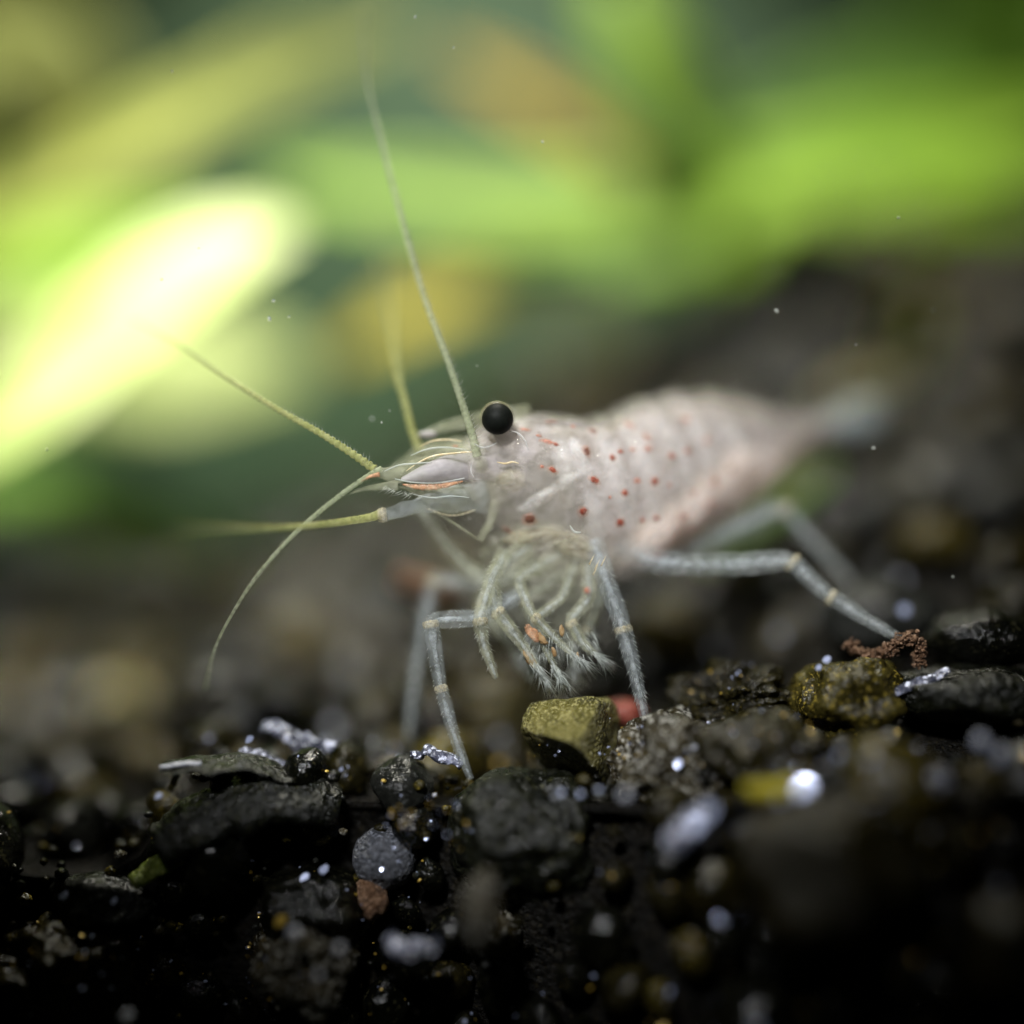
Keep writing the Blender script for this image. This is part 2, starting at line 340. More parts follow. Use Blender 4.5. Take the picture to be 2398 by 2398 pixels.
st('dark_shell_stone', 1855, 1205, 3, 230, 120, 'black', 'smooth black stone with a greenish top by the brown debris', seed=17, amp=.08, facet=.1)
st('long_dark_stone', 1840, 1310, 1.0, 360, 110, 'wood', 'long dark green stone with a bright edge', seed=19, amp=.1, facet=.2)
st('red_pebble', 1172, 1345, 3.2, 100, 55, 'rust', 'smooth rust red pebble behind the olive stone', 'pebble', amp=.05, facet=0, seed=2)
st('round_pebble', 726, 1618, .6, 122, 122, 'granular', 'round granular grey blue pebble in the front of the bed', 'pebble', amp=.05, facet=.08, seed=21, sub=6)
st('glinting_stone', 600, 1715, .6, 260, 170, 'black', 'black stone with blue glints beside the round grey pebble', seed=23, sub=5, tilt=.2)
st('flat_stone', 185, 1700, .6, 230, 110, 'grey', 'flat grey brown stone with a sloping top', seed=25, amp=.12, facet=.4, tilt=.1)
st('gold_flecked_stone', 150, 1820, .4, 320, 190, 'brown', 'dark stone with gold flecks below the flat grey stone', seed=27, sub=6, amp=.3)
st('crusty_stone', 565, 1815, -.2, 220, 200, 'crust', 'dark crusty stone with pale specks below the black glinting stone', seed=29, sub=5, amp=.3)
st('big_brown_stone', 1560, 1640, -7.5, 330, 330, 'brown', 'large dark brown stone under the yellow green fibre', seed=31, sub=5)
st('corner_stone', 1900, 1800, -8.5, 200, 210, 'brown', 'brown grey stone alone in the black front of the bed', seed=33, sub=5)
st('reddish_pebble', 700, 1695, 0, 70, 90, 'debris', 'small reddish brown pebble under the round grey pebble', 'pebble', seed=35, amp=.2)
st('olive_brown_stone', 1265, 1190, 12, 150, 130, 'ochre', 'blurred olive brown stone behind the straight shrimp leg', seed=37, amp=.2)
st('dark_mound_stone', 1010, 1580, .6, 330, 260, 'wood', 'broad black stone below the olive yellow stone', seed=39, sub=5, amp=.2)
st('pale_long_stone', 905, 1720, -5.5, 80, 170, 'crust', 'upright pale olive stone in the front face', seed=41, amp=.25)
st('bed_stone', 1450, 1420, -1.5, 260, 150, 'brown', 'dark brown stone between the crusted and the glassy stone', seed=43, amp=.3, sub=5)

def bed_stone(u, y, w, h, mat, label, seed, group=None):
    x = D(u, 900, y).x; c = Vector((x, y, top(x, y))); a = wpx(w, y)/2; b_ = wpx(h, y)/2; b = MB()
    b.blob(c+Vector((0, 0, b_*.35)), (a, (a+b_)/2, b_), rot=Matrix.Rotation(seed, 3, 'Z').to_quaternion() if a == b_ else None, sub=4, amp=.14, fr=1.3, seed=seed, facet=.2)
    keep_out.append((c, max(a, b_))); tag(build('bed_pebble', b, G[mat]), label, 'pebble', group)
for k, (u, y, w, h, mat) in enumerate([(215, 24, 120, 110, 'olive'), (70, 30, 160, 130, 'ochre'), (270, 15, 110, 75, 'ochre'), (420, 26, 150, 120, 'grey'), (560, 22, 160, 110, 'ochre'), (330, 36, 170, 120, 'ochre'), (120, 42, 180, 120, 'olive'), (690, 32, 150, 110, 'grey'), (30, 16, 150, 110, 'brown'), (480, 40, 170, 120, 'brown'),
        (1760, 14, 140, 90, 'ochre'), (1880, 17, 160, 110, 'grey'), (1880, 27, 150, 120, 'ochre'), (1640, 30, 190, 140, 'olive'), (1400, 42, 220, 130, 'grey'), (1250, 55, 200, 130, 'ochre'), (1520, 54, 220, 150, 'grey'), (1100, 57, 190, 130, 'olive'), (1780, 48, 210, 150, 'ochre'), (900, 56, 180, 120, 'ochre'), (1900, 40, 190, 140, 'crust'), (1500, 24, 150, 110, 'ochre')]):
    lb = {'olive': 'olive yellow', 'ochre': 'ochre brown', 'grey': 'dull grey', 'brown': 'dark brown', 'crust': 'pale crusted'}[mat]
    side = 'on the low gravel below the lime plant' if u < 800 else 'on the gravel slope behind the shrimp body'
    bed_stone(u, y, w, h, mat, lb+' rounded pebble, out of focus, '+side, 70+k, lb+' pebbles '+side)
groups = {'black': 'black gravel grains', 'brown': 'brown gravel grains', 'ochre': 'ochre gravel grains', 'grey': 'grey gravel grains', 'crust': 'crusted gravel grains'}
cands = []
rg = random.Random(5)
def try_place(x, s, r):
    p = surf(x, s)
    for q, qr in keep_out:
        if (p-q).length < qr*.9+r*.55: return None
    return p
s_rows = []
s = -15.0
while s < 26:
    step = 2.1 if s < 6 else 2.8
    lim = 26+max(0, s)*.35
    x = -lim+rg.uniform(0, 2)
    while x < lim:
        r = rg.choice((.9, 1.2, 1.5, 1.9, 2.4))*(1 if s < 6 else 1.25)
        p = try_place(x+rg.uniform(-.6, .6), s+rg.uniform(-.7, .7), r)
        if p: cands.append((p, r)); keep_out.append((p, r*.75))
        x += step*rg.uniform(.8, 1.2)
    s += step
def depth_key(pr): return abs(pr[0].y)-pr[1]*2
cands.sort(key=depth_key)
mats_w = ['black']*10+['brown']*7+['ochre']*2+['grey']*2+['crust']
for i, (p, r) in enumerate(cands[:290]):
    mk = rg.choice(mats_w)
    if p.z < -4 and rg.random() < .6: mk = 'black'  # more black grains low down, painting in the shade of the front face
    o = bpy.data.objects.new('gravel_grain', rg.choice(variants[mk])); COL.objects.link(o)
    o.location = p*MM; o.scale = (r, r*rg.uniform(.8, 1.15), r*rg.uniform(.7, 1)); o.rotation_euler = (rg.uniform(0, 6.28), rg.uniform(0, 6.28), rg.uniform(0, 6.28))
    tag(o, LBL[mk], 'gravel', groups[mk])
# what lies farther back or finer is one mass per mineral
far = {k: MB() for k in ('black', 'brown', 'ochre', 'grey', 'crust')}
for p, r in cands[290:]:
    far[rg.choice(mats_w)].blob(p, (r, r*.9, r*.75), sub=2, amp=.25, seed=rg.randint(0, 99), facet=.3)
s = 24.0
while s < 85:
    lim = 30+s*.42; x = -lim
    while x < lim:
        r = rg.choice((1.5, 2.0, 2.6, 3.4))
        far[rg.choice(['black']*8+['brown']*8+['ochre']*3+['grey']*3+['crust'])].blob(surf(x+rg.uniform(-1, 1), s+rg.uniform(-1, 1)), (r, r*.9, r*.75), sub=2, amp=.25, seed=rg.randint(0, 99), facet=.3)
        x += rg.uniform(2.2, 3.8)
    s += 3.0
for k in range(800):      # fine grit
    s = rg.uniform(-15, 14); x = rg.uniform(-27, 27); r = rg.uniform(.12, .42)
    far[rg.choice(['black', 'brown', 'brown', 'ochre', 'crust', 'grey'])].blob(surf(x, s)+Vector((rg.uniform(-.3, .3), -abs(rg.gauss(0, .4)), rg.uniform(-.2, .5))), (r, r*.9, r*.8), sub=1, amp=.3, seed=rg.randint(0, 99))
for k, b in far.items():
    nm = {'black': 'black', 'brown': 'brown', 'ochre': 'ochre', 'grey': 'grey', 'crust': 'pale'}[k]
    build(nm+'_gravel', b, G[k], base=Vector((0, 0, 0)), label=nm+' gravel and grit spread over the bed', category='gravel', kind='stuff') if False else tag(build(nm+'_gravel', b, G[k], base=Vector((0, 0, 0))), nm+' gravel and grit spread over the bed', 'gravel', kind='stuff')

fl = {'quartz': MB(), 'ochre': MB()}  # pale and gold flecks added to imitate glints on the stones
for (p, r) in [(D(1275, 1432, .2), 2.9), (D(1605, 1325, 1.2), 2.6), (D(1390, 1320, 2.6), 2.4), (D(600, 1715, .6), 2.8), (D(150, 1820, .4), 3.6), (D(565, 1815, -.2), 2.6), (D(1085, 1395, 1.2), 2.4), (D(1450, 1420, -1.5), 2.6), (D(810, 1560, -1.5), 2.0), (D(1560, 1520, -6.5), 3.5)]:
    for k in range(45):
        d = Vector((rg.gauss(0, 1), -abs(rg.gauss(0, 1)), rg.gauss(.4, .7))).normalized(); h = rg.uniform(.03, .10)
        fl['quartz' if rg.random() < .5 else 'ochre'].blob(p+Vector((d.x*r, d.y*r*.8, d.z*r*.75)), (h, h*.7, h*.6), sub=1, amp=.3, seed=k, rot=Matrix.Rotation(k, 3, d).to_quaternion())
for (p, r) in cands[:230]:
    for k in range(3):
        d = Vector((rg.gauss(0, 1), -abs(rg.gauss(0, 1)), rg.gauss(.6, .6))).normalized(); h = rg.choice((.03, .05, .07, .12))
        fl['quartz' if rg.random() < .55 else 'ochre'].blob(p+d*r*.88, (h, h*.7, h*.6), sub=1, amp=.3, seed=k, rot=Matrix.Rotation(k, 3, d).to_quaternion())
hv = (Vector((0, -DIST, ZC)).normalized()+Vector((-22, -79, 74)).normalized()).normalized()
def flake(mb_, p, r):  # flake added as a glint, tilted to mirror the front spot into the camera
    nn = (hv+Vector((rg.gauss(0, .16), rg.gauss(0, .12), rg.gauss(0, .16)))).normalized(); a = nn.orthogonal().normalized(); c = nn.cross(a); m_ = 7
    lo = [p-nn*.03+(a*math.cos(q*6.283/m_)+c*math.sin(q*6.283/m_)*.7)*r*rg.uniform(.7, 1.1) for q in range(m_)]
    mb_.add(lo+[q+nn*.05 for q in lo], [tuple(range(m_))[::-1], tuple(range(m_, 2*m_))]+[(q, (q+1) % m_, m_+(q+1) % m_, m_+q) for q in range(m_)])
for (p, r) in cands[:260]:
    if rg.random() < .5:
        d = Vector((rg.gauss(0, .5), -1, rg.gauss(.7, .4))).normalized(); flake(fl['quartz' if rg.random() < .6 else 'ochre'], p+d*r*.9, rg.choice((.07, .10, .14, .22))*(1.5 if p.y < -3 else 1))
for (u, v, y, r) in [(1515, 1490, -6.9, .4), (1590, 1503, -6.9, .35), (1622, 1484, -6.7, .25), (1470, 1510, -6.7, .2), (1640, 1500, -6.9, .25), (1583, 1425, -5.4, .2), (1730, 1410, -4.4, .2), (1500, 1445, -4, .2), (1490, 1780, -8.6, .35), (1060, 1495, -3, .15), (1095, 1498, -3, .15), (1130, 1490, -3, .15), (610, 1640, -.9, .3), (575, 1655, -.9, .25), (545, 1680, -.8, .15), (640, 1690, -.8, .12), (805, 1582, -.6, .12), (742, 1600, -1, .06), (720, 1640, -1, .08), (752, 1625, -.9, .06), (530, 1735, -2.5, .35), (1240, 1400, -1.8, .2), (1300, 1385, -1.6, .2), (1280, 1440, -2.2, .25), (1330, 1420, -1.8, .2), (1560, 1245, -.8, .25), (1545, 1260, -.8, .2), (1705, 1150, 5, .4), (240, 1915, -3, .4), (560, 1760, -2, .2), (1850, 1400, -6, .3), (1885, 1430, -6, .3), (120, 1690, -1.2, .25), (215, 1700, -1.3, .2), (470, 1395, 1, .25), (1340, 1530, -6.2, .4), (1310, 1560, -6.2, .4), (1620, 1560, -8, .3), (1660, 1540, -8, .25)]:
    flake(fl['ochre' if r in (.35, .12) and v > 1600 else 'quartz'], D(u, v, y), r)
for k, b in fl.items(): tag(build({'quartz': 'pale_glints', 'ochre': 'gold_glints'}[k], b, M['flk_'+k], base=Vector((0, 0, 0)), shade=False), {'quartz': 'pale', 'ochre': 'gold'}[k]+' flecks added as glints on the stones', 'flecks', kind='stuff')
# pale beads added where bright glints show on the bed
QZ = [(1515, 1490, -6.5, 18), (1590, 1503, -6.5, 17), (1622, 1484, -6.3, 13), (1560, 950, 17, 26), (1795, 880, 19, 17), (1792, 968, 15, 12), (150, 1330, 10, 22),
      (168, 1478, 12, 20), (1583, 1425, -5, 9), (1730, 1410, -4, 9), (885, 1385, 2, 10), (1030, 690, 40, 20), (1640, 1500, -6.5, 14), (1850, 1400, -5.5, 20),
      (1890, 1420, -5.5, 16), (1700, 1095, 7, 12), (555, 1760, -4, 16), (640, 1790, -4.5, 12), (600, 1840, -4.5, 10), (240, 1920, -4, 18), (1260, 1395, -1.5, 7), (1310, 1410, -2, 7), (1230, 1375, -1.2, 6),
      (820, 1500, -.5, 6), (730, 1290, 8, 15), (630, 1370, 6, 18), (1050, 1498, -4, 9), (1180, 1500, -5, 14)]
def on_bed(u, v, y, r):
    yy = 1.0
    while yy < 75:
        p = D(u, v, yy)
        if p.z <= top(p.x, yy)+r: return yy
        yy += .5
    return y
qm = []
for k in range(3):
    b = MB(); b.blob((0, 0, 0), (1, .9, .85), sub=3, amp=.15, seed=50+k, facet=.2); me = b.mesh('glint_bead'); me.materials.append(G['quartz']); qm.append(me)
for i, (u, v, y, r) in enumerate(QZ):
    if y > 1.5: y = on_bed(u, v, y, .3)
    o = bpy.data.objects.new('glint_bead', qm[i % 3]); COL.objects.link(o); o.location = D(u, v, y)*MM; k = wpx(r, y)*.8; o.scale = (k, k, k)
    o.rotation_euler = (i, i*2.1, i*.7); tag(o, 'tiny pale bead added as a glint in the bed', 'sand grain', 'pale glint beads')

# ------------------------------------------------------------------ debris lying on the bed
def strip(name, pts, w, mat, label, cat, thick=.12, seg=6, ribs=0, nrm=Vector((0, -.6, .8)), wave=.15, G_=None):
    b = MB(); P = [Vector(q) for q in catmull([tuple(p) for p in pts], 8)]; n = len(P); rings = []
    for i, p in enumerate(P):
        t = (P[min(i+1, n-1)]-P[max(i-1, 0)]).normalized(); sd = t.cross(nrm).normalized(); nn = sd.cross(t)
        k = i/(n-1); ww = w*(.35+.65*math.sin(math.pi*min(1, max(0, .08+.84*k)))**.6)*(1+.25*noise.noise(p*1.7)); th = thick*(1+.4*noise.noise(p*3))
        if ribs: th *= 1+.8*abs(math.sin(k*ribs*math.pi)); ww = w
        off = nn*wave*noise.noise(p*2.1)
        ring = []
        for j in range(seg*2):
            a = 2*math.pi*j/(seg*2); ring.append(p+off+sd*math.cos(a)*ww/2+nn*(math.sin(a)*th+wave*1.2*math.cos(a)**2*noise.noise(p*1.1+Vector((5, 0, 0)))))
        rings.append(ring)
    b.rings(rings); return tag(build(name, b, mat), label, cat)
strip('wood_sliver', [D(250, 1665, -.6), D(320, 1620, -.4), D(400, 1565, -.2), D(500, 1510, 0)], 1.3, G['moss'], 'mossy green sliver of wood sloping up from the flat grey stone', 'wood', .35)
strip('dark_bark', [D(300, 1600, -.8), D(390, 1545, -.4), D(520, 1500, 0), D(640, 1520, .4)], 3.4, G['wood'], 'dark piece of bark above the mossy sliver', 'bark', .9)
strip('leaf_flake', [D(305, 1452, -.6), D(380, 1440, -.5), D(470, 1440, -.2), D(560, 1470, .1)], 2.2, G['wood'], 'thin dark leaf flake with a bright edge on the bark', 'leaf flake', .10, nrm=Vector((0, -.25, 1)))
strip('flake_edge', [D(303, 1450, -.9), D(345, 1443, -.9), D(380, 1441, -.9)], .28, G['quartz'], 'thin white strip added for the bright edge of the dark leaf flake', 'shard', .12)  # white strip put in as the shiny edge of the flake
strip('yellow_chip', [D(318, 1490, -.6), D(330, 1475, -.6), D(342, 1462, -.6)], .4, G['ochre'], 'small yellow chip under the leaf flake', 'chip', .15)
strip('shiny_film', [D(495, 1365, 2.5), D(545, 1385, 2.3), D(600, 1400, 2.1), D(635, 1412, 2)], 1.0, G['film'], 'pale blue shiny film lying behind the bark', 'film', .18, wave=.5)
strip('film_shred', [D(450, 1425, 1.2), D(500, 1432, 1.2), D(560, 1450, 1.2)], .8, G['film'], 'narrow shiny film shred on the bark', 'film', .16, wave=.4)
strip('film_scrap', [D(512, 1482, .6), D(535, 1475, .6), D(565, 1462, .6)], .8, G['film'], 'short shiny film scrap at the end of the bark', 'film', .16, wave=.4)
strip('film_curl', [D(780, 1428, .6), D(815, 1422, .3), D(850, 1430, .2), D(870, 1445, 0)], .7, G['film'], 'curled shiny film at the front shrimp foot', 'film', .16, wave=.4)
strip('blue_scrap', [D(730, 1770, -3.6), D(770, 1790, -3.6), D(830, 1780, -3.6)], 1.0, G['film'], 'dim blue scrap of film in the front face', 'film', .2, wave=.5)
strip('pale_shard', [D(1262, 1600, -5.6), D(1300, 1560, -5.6), D(1340, 1520, -5.6)], 1.3, G['film'], 'pale blue white shard leaning in the front face', 'shard', .35)
strip('ribbed_strip', [D(1695, 1545, -6.2), D(1740, 1500, -6.2), D(1785, 1460, -6.2)], .75, G['film'], 'ribbed blue grey strip of shed skin', 'shed skin', .18, ribs=9)
strip('yellow_fibre', [D(1405, 1492, -6.3), D(1450, 1488, -6.4), D(1510, 1484, -6.5)], .85, L['amber'], 'short yellow green plant fibre beside the pale glint beads', 'fibre', .3)
strip('highlight_edge_strip', [D(1660, 1330, -.3), D(1710, 1295, -.4), D(1765, 1278, -.4), D(1790, 1262, -.4)], .6, G['film'], 'thin pale strip added for the highlight edge of the long dark stone', 'blade', .14)  # strip laid on as the highlight along the stone's edge
strip('grass_blade', [D(1330, 1062, 16), D(1420, 1005, 17), D(1500, 945, 18), D(1570, 885, 19)], wpx(42, 17), L['deep'], 'green plant blade behind the rear shrimp legs', 'blade', .3, nrm=Vector((0, -1, .3)))
strip('pale_chip', [D(742, 1088, 9), D(790, 1105, 9), D(870, 1130, 9)], wpx(48, 9), G['debris'], 'dull pinkish brown chip seen behind the bent front legs', 'chip', .8)
# fibrous brown debris: threads and crumbs
b = MB(); path = catmull([D(1600, 1215, 1.3), D(1640, 1240, 1.0), D(1680, 1222, .7), D(1715, 1205, .6), D(1735, 1225, .6), D(1735, 1250, .7)], 14)
for i, q in enumerate(path):
    q = Vector(q)
    for k in range(6): b.blob(q+Vector((rg.gauss(0, .14), rg.gauss(0, .15), rg.gauss(0, .14))), (rg.uniform(.05, .15), rg.uniform(.05, .15), rg.uniform(.05, .12)), sub=2, amp=.6, fr=2, seed=i*6+k)
    for k in range(2): b.hair(q, (rg.gauss(0, 1), rg.gauss(0, 1), rg.gauss(0, 1)), rg.uniform(.3, .6), .025)
tag(build('debris_clump', b, G['debris']), 'crumbly reddish brown debris clump at the tip of the shrimp leg', 'debris')

# ------------------------------------------------------------------ plants (real leaves, 15 to 70 mm behind the shrimp)
def leaf(parent, pts, w, mat, nrm=(0, -.75, .65), name='leaf', shape=.55, cup=.16, twist=0):
    b = MB(); P = [Vector(q) for q in catmull([tuple(p) for p in pts], 8)]; n = len(P); rings = []; nrm = Vector(nrm).normalized(); m = 9
    for i, p in enumerate(P):
        k = i/(n-1); t = (P[min(i+1, n-1)]-P[max(i-1, 0)]).normalized()
        sd = t.cross(nrm).normalized(); nn = sd.cross(t).normalized()
        if twist: R = Matrix.Rotation(twist*(k-.5), 3, t); sd = R @ sd; nn = R @ nn
        ww = w*max(.06, math.sin(math.pi*(.06+.92*k))**shape); up = []; dn = []
        for j in range(m):
            a = (j/(m-1)-.5)*2
            rip = noise.noise(p*.15+Vector((a, 0, 0)))*.6*abs(a)
            q = p+sd*a*ww/2+nn*(cup*ww*a*a+rip)
            rib = .22*math.exp(-(a/.12)**2)
            up.append(q+nn*(.10-rib*.4)); dn.append(q-nn*(.10+rib))
        rings.append(up+dn[::-1])
    b.rings(rings)
    lf = build(name, b, mat, parent)
    b = MB(); b.tube([p-(P[min(i+1, n-1)]-P[max(i-1, 0)]).normalized().cross(nrm).normalized().cross((P[min(i+1, n-1)]-P[max(i-1, 0)]).normalized())*.2 for i, p in enumerate(P)], [.30*(1-.7*i/(n-1)) for i in range(n)], 6)
    build('midrib', b, mat, lf); return lf
def stem(parent, pts, r, mat, name='stem'):
    b = MB(); P = catmull([tuple(p) for p in pts], 8); b.tube(P, [r]*len(P), 10, wob=.2); return build(name, b, mat, parent)
def plant(label, bu, y, pts, r, mat, leaves):
    base = D(bu, 900, y); base.z = top(base.x, min(y, 80))-1
    e = empty('aquarium_plant', base, label=label, category='plant')if False else tag(empty('aquarium_plant', base), label, 'plant')
    stem(e, [base]+pts, r, mat)
    for pts_, w, mt, kw in leaves: leaf(e, pts_, w, mt, **kw)
    return e
plant('bright lime green plant with a broad glaring leaf beside the feelers', -130, 44,
      [D(-130, 700, 44), D(-110, 400, 46), D(-90, 100, 48)], 1.6, L['olive'], [
    ([D(-120, 470, 45), D(120, 360, 43), D(400, 210, 41), D(600, 125, 40), D(770, 45, 40)], wpx(190, 42), L['olive'], {}),
    ([D(-100, 60, 52), D(40, 90, 53), D(130, 220, 54), D(110, 400, 54)], wpx(250, 52), L['olive'], {}),
    ([D(-120, 900, 36), D(60, 790, 34), D(250, 630, 33), D(410, 505, 34), D(540, 430, 36)], wpx(310, 34), L['lime'], dict(nrm=(-.15, -.62, .75))),
    ([D(-120, 620, 50), D(60, 650, 52), D(280, 720, 54), D(560, 700, 54)], wpx(330, 52), L['lime'], {}),
    ([D(-130, 560, 48), D(60, 520, 48), D(260, 500, 48), D(420, 430, 48)], wpx(200, 48), L['green'], {}),
    ([D(-120, 900, 42), D(60, 940, 40), D(250, 980, 38), D(440, 1050, 36)], wpx(150, 40), L['deep'], {}),
])
plant('green plant with long level leaves crossing behind the shrimp', 2060, 62,
      [D(2060, 600, 60), D(2060, 300, 60), D(2040, 0, 60)], 1.6, L['deep'], [
    ([D(2050, 240, 56), D(1800, 290, 54), D(1500, 350, 52), D(1250, 400, 50), D(980, 410, 49), D(740, 385, 49), D(520, 350, 50)], wpx(200, 50), L['green'], dict(shape=.4)),
    ([D(2050, 370, 62), D(1750, 400, 60), D(1450, 440, 59), D(1150, 480, 58), D(880, 510, 58)], wpx(150, 60), L['green'], {}),
    ([D(2050, 60, 72), D(1850, 150, 70), D(1600, 240, 68), D(1350, 300, 66)], wpx(260, 68), L['deep'], {}),
    ([D(2040, 200, 66), D(1900, 100, 68), D(1700, 20, 70)], wpx(180, 68), L['deep'], {}),
])
plant('upright green plant with two yellowing leaves', 1330, 56,
      [D(1330, 520, 56), D(1320, 400, 56), D(1290, 260, 55)], 1.2, L['green'], [
    ([D(1400, 400, 52), D(1290, 260, 50), D(1210, 110, 50), D(1150, -60, 52)], wpx(170, 50), L['green'], {}),
    ([D(1230, 370, 50), D(1120, 285, 46), D(990, 195, 45), D(850, 105, 45)], wpx(105, 46), L['yellow'], {}),
    ([D(1150, 490, 50), D(960, 530, 46), D(800, 590, 40), D(620, 690, 38)], wpx(115, 42), L['amber'], {}),
])
plant('small olive shoot on the gravel slope behind the shrimp tail', 1735, 36,
      [D(1735, 780, 36), D(1728, 700, 36), D(1722, 640, 36)], .7, L['olive'], [
    ([D(1740, 780, 36), D(1705, 700, 35), D(1715, 620, 35), D(1735, 550, 36)], wpx(100, 35), L['olive'], dict(nrm=(0, -1, .2)))])

# ------------------------------------------------------------------ the shrimp
shrimp = tag(empty('shrimp', D(1150, 1400, 3)), 'translucent pinkish white shrimp with red dots standing on dark gravel', 'shrimp')
ST = [  # top(u,v) bottom(u,v) in photo pixels, depth of the middle, half thickness
 (1072, 1062, 1075, 1135, 2.4, .7), (1095, 1022, 1098, 1165, 2.4, 1.4), (1130, 995, 1128, 1205, 2.4, 1.9), (1185, 978, 1178, 1250, 2.6, 2.35), (1250, 969, 1235, 1296, 2.8, 2.6), (1320, 971, 1305, 1332, 3.1, 2.75),
 (1385, 984, 1380, 1358, 3.6, 2.8), (1450, 958, 1465, 1352, 4.3, 2.8), (1520, 936, 1545, 1318, 5.2, 2.75), (1600, 922, 1637, 1268, 6.4, 2.6), (1680, 925, 1722, 1208, 7.7, 2.3), (1755, 944, 1790, 1132, 9.0, 1.8),
 (1815, 964, 1830, 1076, 10.2, 1.25), (1880, 973, 1880, 1032, 11.6, .85), (1945, 972, 1945, 1008, 13.0, .55), (1985, 972, 1985, 996, 14, .3)]
SEG_U = [1412, 1500, 1585, 1668, 1745, 1812, 1880]
def body_rings(shrink=1.0, nseg=44, per=7, detail=True):
    rows = catmull(ST, per); rings = []
    C = [(S(r[0], r[1], r[4])+S(r[2], r[3], r[4]))/2 for r in rows]
    for i, r in enumerate(rows):
        T = S(r[0], r[1], r[4]); B = S(r[2], r[3], r[4]); c = C[i]; up = (T-B)/2
        ax = C[min(i+1, len(C)-1)]-C[max(i-1, 0)]; ax.z = 0; ax.normalize()
        sd = Vector((ax.y, -ax.x, 0))       # towards the camera
        if sd.y > 0: sd = -sd
        um = r[0]; step = 0
        if detail:
            for k in SEG_U:
                d = um-k
                if -60 < d <= 0: step = max(step, .06*(1+d/60))
                if 0 < d < 16: step = min(step, -.02*(1-d/16))
        ring = []
        for k in range(nseg):
            a = 2*math.pi*k/nseg; ca, sa = math.cos(a), math.sin(a)
            ex = .88
            x = math.copysign(abs(sa)**ex, sa); z = math.copysign(abs(ca)**ex, ca)
            taper = 1-.22*max(0, -z)
            q = 1+step+(.018*noise.noise(Vector((um*.02, ca*2.2, sa*2.2))) if detail else 0)
            ring.append(c+(up*z+sd*x*r[5]*taper)*shrink*q)
        rings.append(ring)
    return rings
b = MB(); b.rings(body_rings()); body_bvh = BVHTree.FromPolygons([tuple(v) for v in b.v], b.f)
body = build('body', b, M['shell'], shrimp)
b = MB(); b.rings(body_rings(.87)[2:-3]); fl = build('flesh', b, M['flesh'], body, label='milky pinkish flesh seen through the shell')
A_ = {q: fl.data.attributes.new(q, 'FLOAT', 'POINT') for q in ('tis', 'dens', 'pink')}
nr = 44; n_r = len(b.v)//nr
for k, v in enumerate(b.v):
    ci = 1-abs((k % nr)/nr*2-1)          # 0 at the back, 1 at the belly
    row = (k//nr)/(n_r-1); nz = noise.noise(v*.5)
    tis = max(smooth(0.5, 5.5, v.x+1.6*nz+(.5-ci)*4), .75*smooth(.55, .2, ci+.2*nz))
    A_['tis'].data[k].value = tis
    seg = .5+.5*math.cos(row*2*math.pi*10)
    d = .40+.32*tis-.42*smooth(.55, .85, row)*smooth(.55, .15, ci)-.15*smooth(.8, 1, row)
    A_['dens'].data[k].value = max(.06, min(.9, .34*(d+(.14*(seg-.5) if row > .45 else 0))+.30*smooth(.5, .95, ci)*smooth(.35, .6, row)))
    A_['pink'].data[k].value = .6*smooth(.55, .95, ci+.15*nz)*smooth(.35, .6, row)
for k, (c, y, sz, rot, mt) in enumerate([((1180, 600), 1.9, (1.0, .5, .45), .3, 'scale'), ((1330, 880), 1.3, (1.1, .4, .28), .5, 'pale'), ((1480, 780), 1.4, (1.2, .4, .25), .55, 'pale'), ((1150, 760), 1.6, (.7, .5, .5), 0, 'organ'),
        ((1300, 1120), 1.8, (1.5, .5, .4), .1, 'organ'), ((1560, 1180), 1.7, (1.2, .6, .6), -.3, 'organ'), ((1600, 620), 1.3, (.5, .3, 1.0), .4, 'pale')]):
    b = MB(); b.blob(A1(c, y), sz, rot=Matrix.Rotation(-rot, 3, 'Y').to_quaternion(), sub=4, amp=.25, fr=1.7, seed=k+60); build('gill' if mt == 'pale' else 'organ', b, M[mt], body)
# muscle bundles of the abdomen and the dark gut line, seen through the shell
for k, (u0, v0, u1, v1, y, w) in enumerate([(1400, 1010, 1470, 1240, 4.0, .62), (1465, 985, 1540, 1230, 4.6, .62), (1540, 970, 1610, 1195, 5.5, .58), (1612, 965, 1675, 1150, 6.6, .5), (1685, 970, 1730, 1100, 8.0, .42), (1350, 1040, 1400, 1280, 3.6, .6), (1300, 1020, 1330, 1190, 3.2, .5)]):
    b = MB(); P = catmull([S(u0, v0, y-.6), S((u0+u1)/2+16, (v0+v1)/2, y-1.3), S(u1, v1, y-.8)], 8); n = len(P)
    b.tube(P, [w*(.35+.75*math.sin(math.pi*(.08+.84*i/(n-1)))) for i in range(n)], 12, flat=.7, wob=.2); build('muscle_bundle', b, M['pale'], body)
b = MB(); P = catmull([S(1290, 1010, 2.6), S(1400, 1010, 3.2), S(1500, 972, 4.4), S(1600, 956, 5.8), S(1700, 962, 7.6), S(1800, 985, 9.8)], 8); b.tube(P, [.16]*len(P), 8, wob=.4); build('gut', b, M['organ'], body)
CAM = Vector((0, -DIST, ZC))
def hit(u, v):
    d = (S(u, v, 0)-CAM).normalized(); p, nn, _, _ = body_bvh.ray_cast(CAM, d)
    return (p, nn) if p else (S(u, v, 1), Vector((0, -1, 0)))
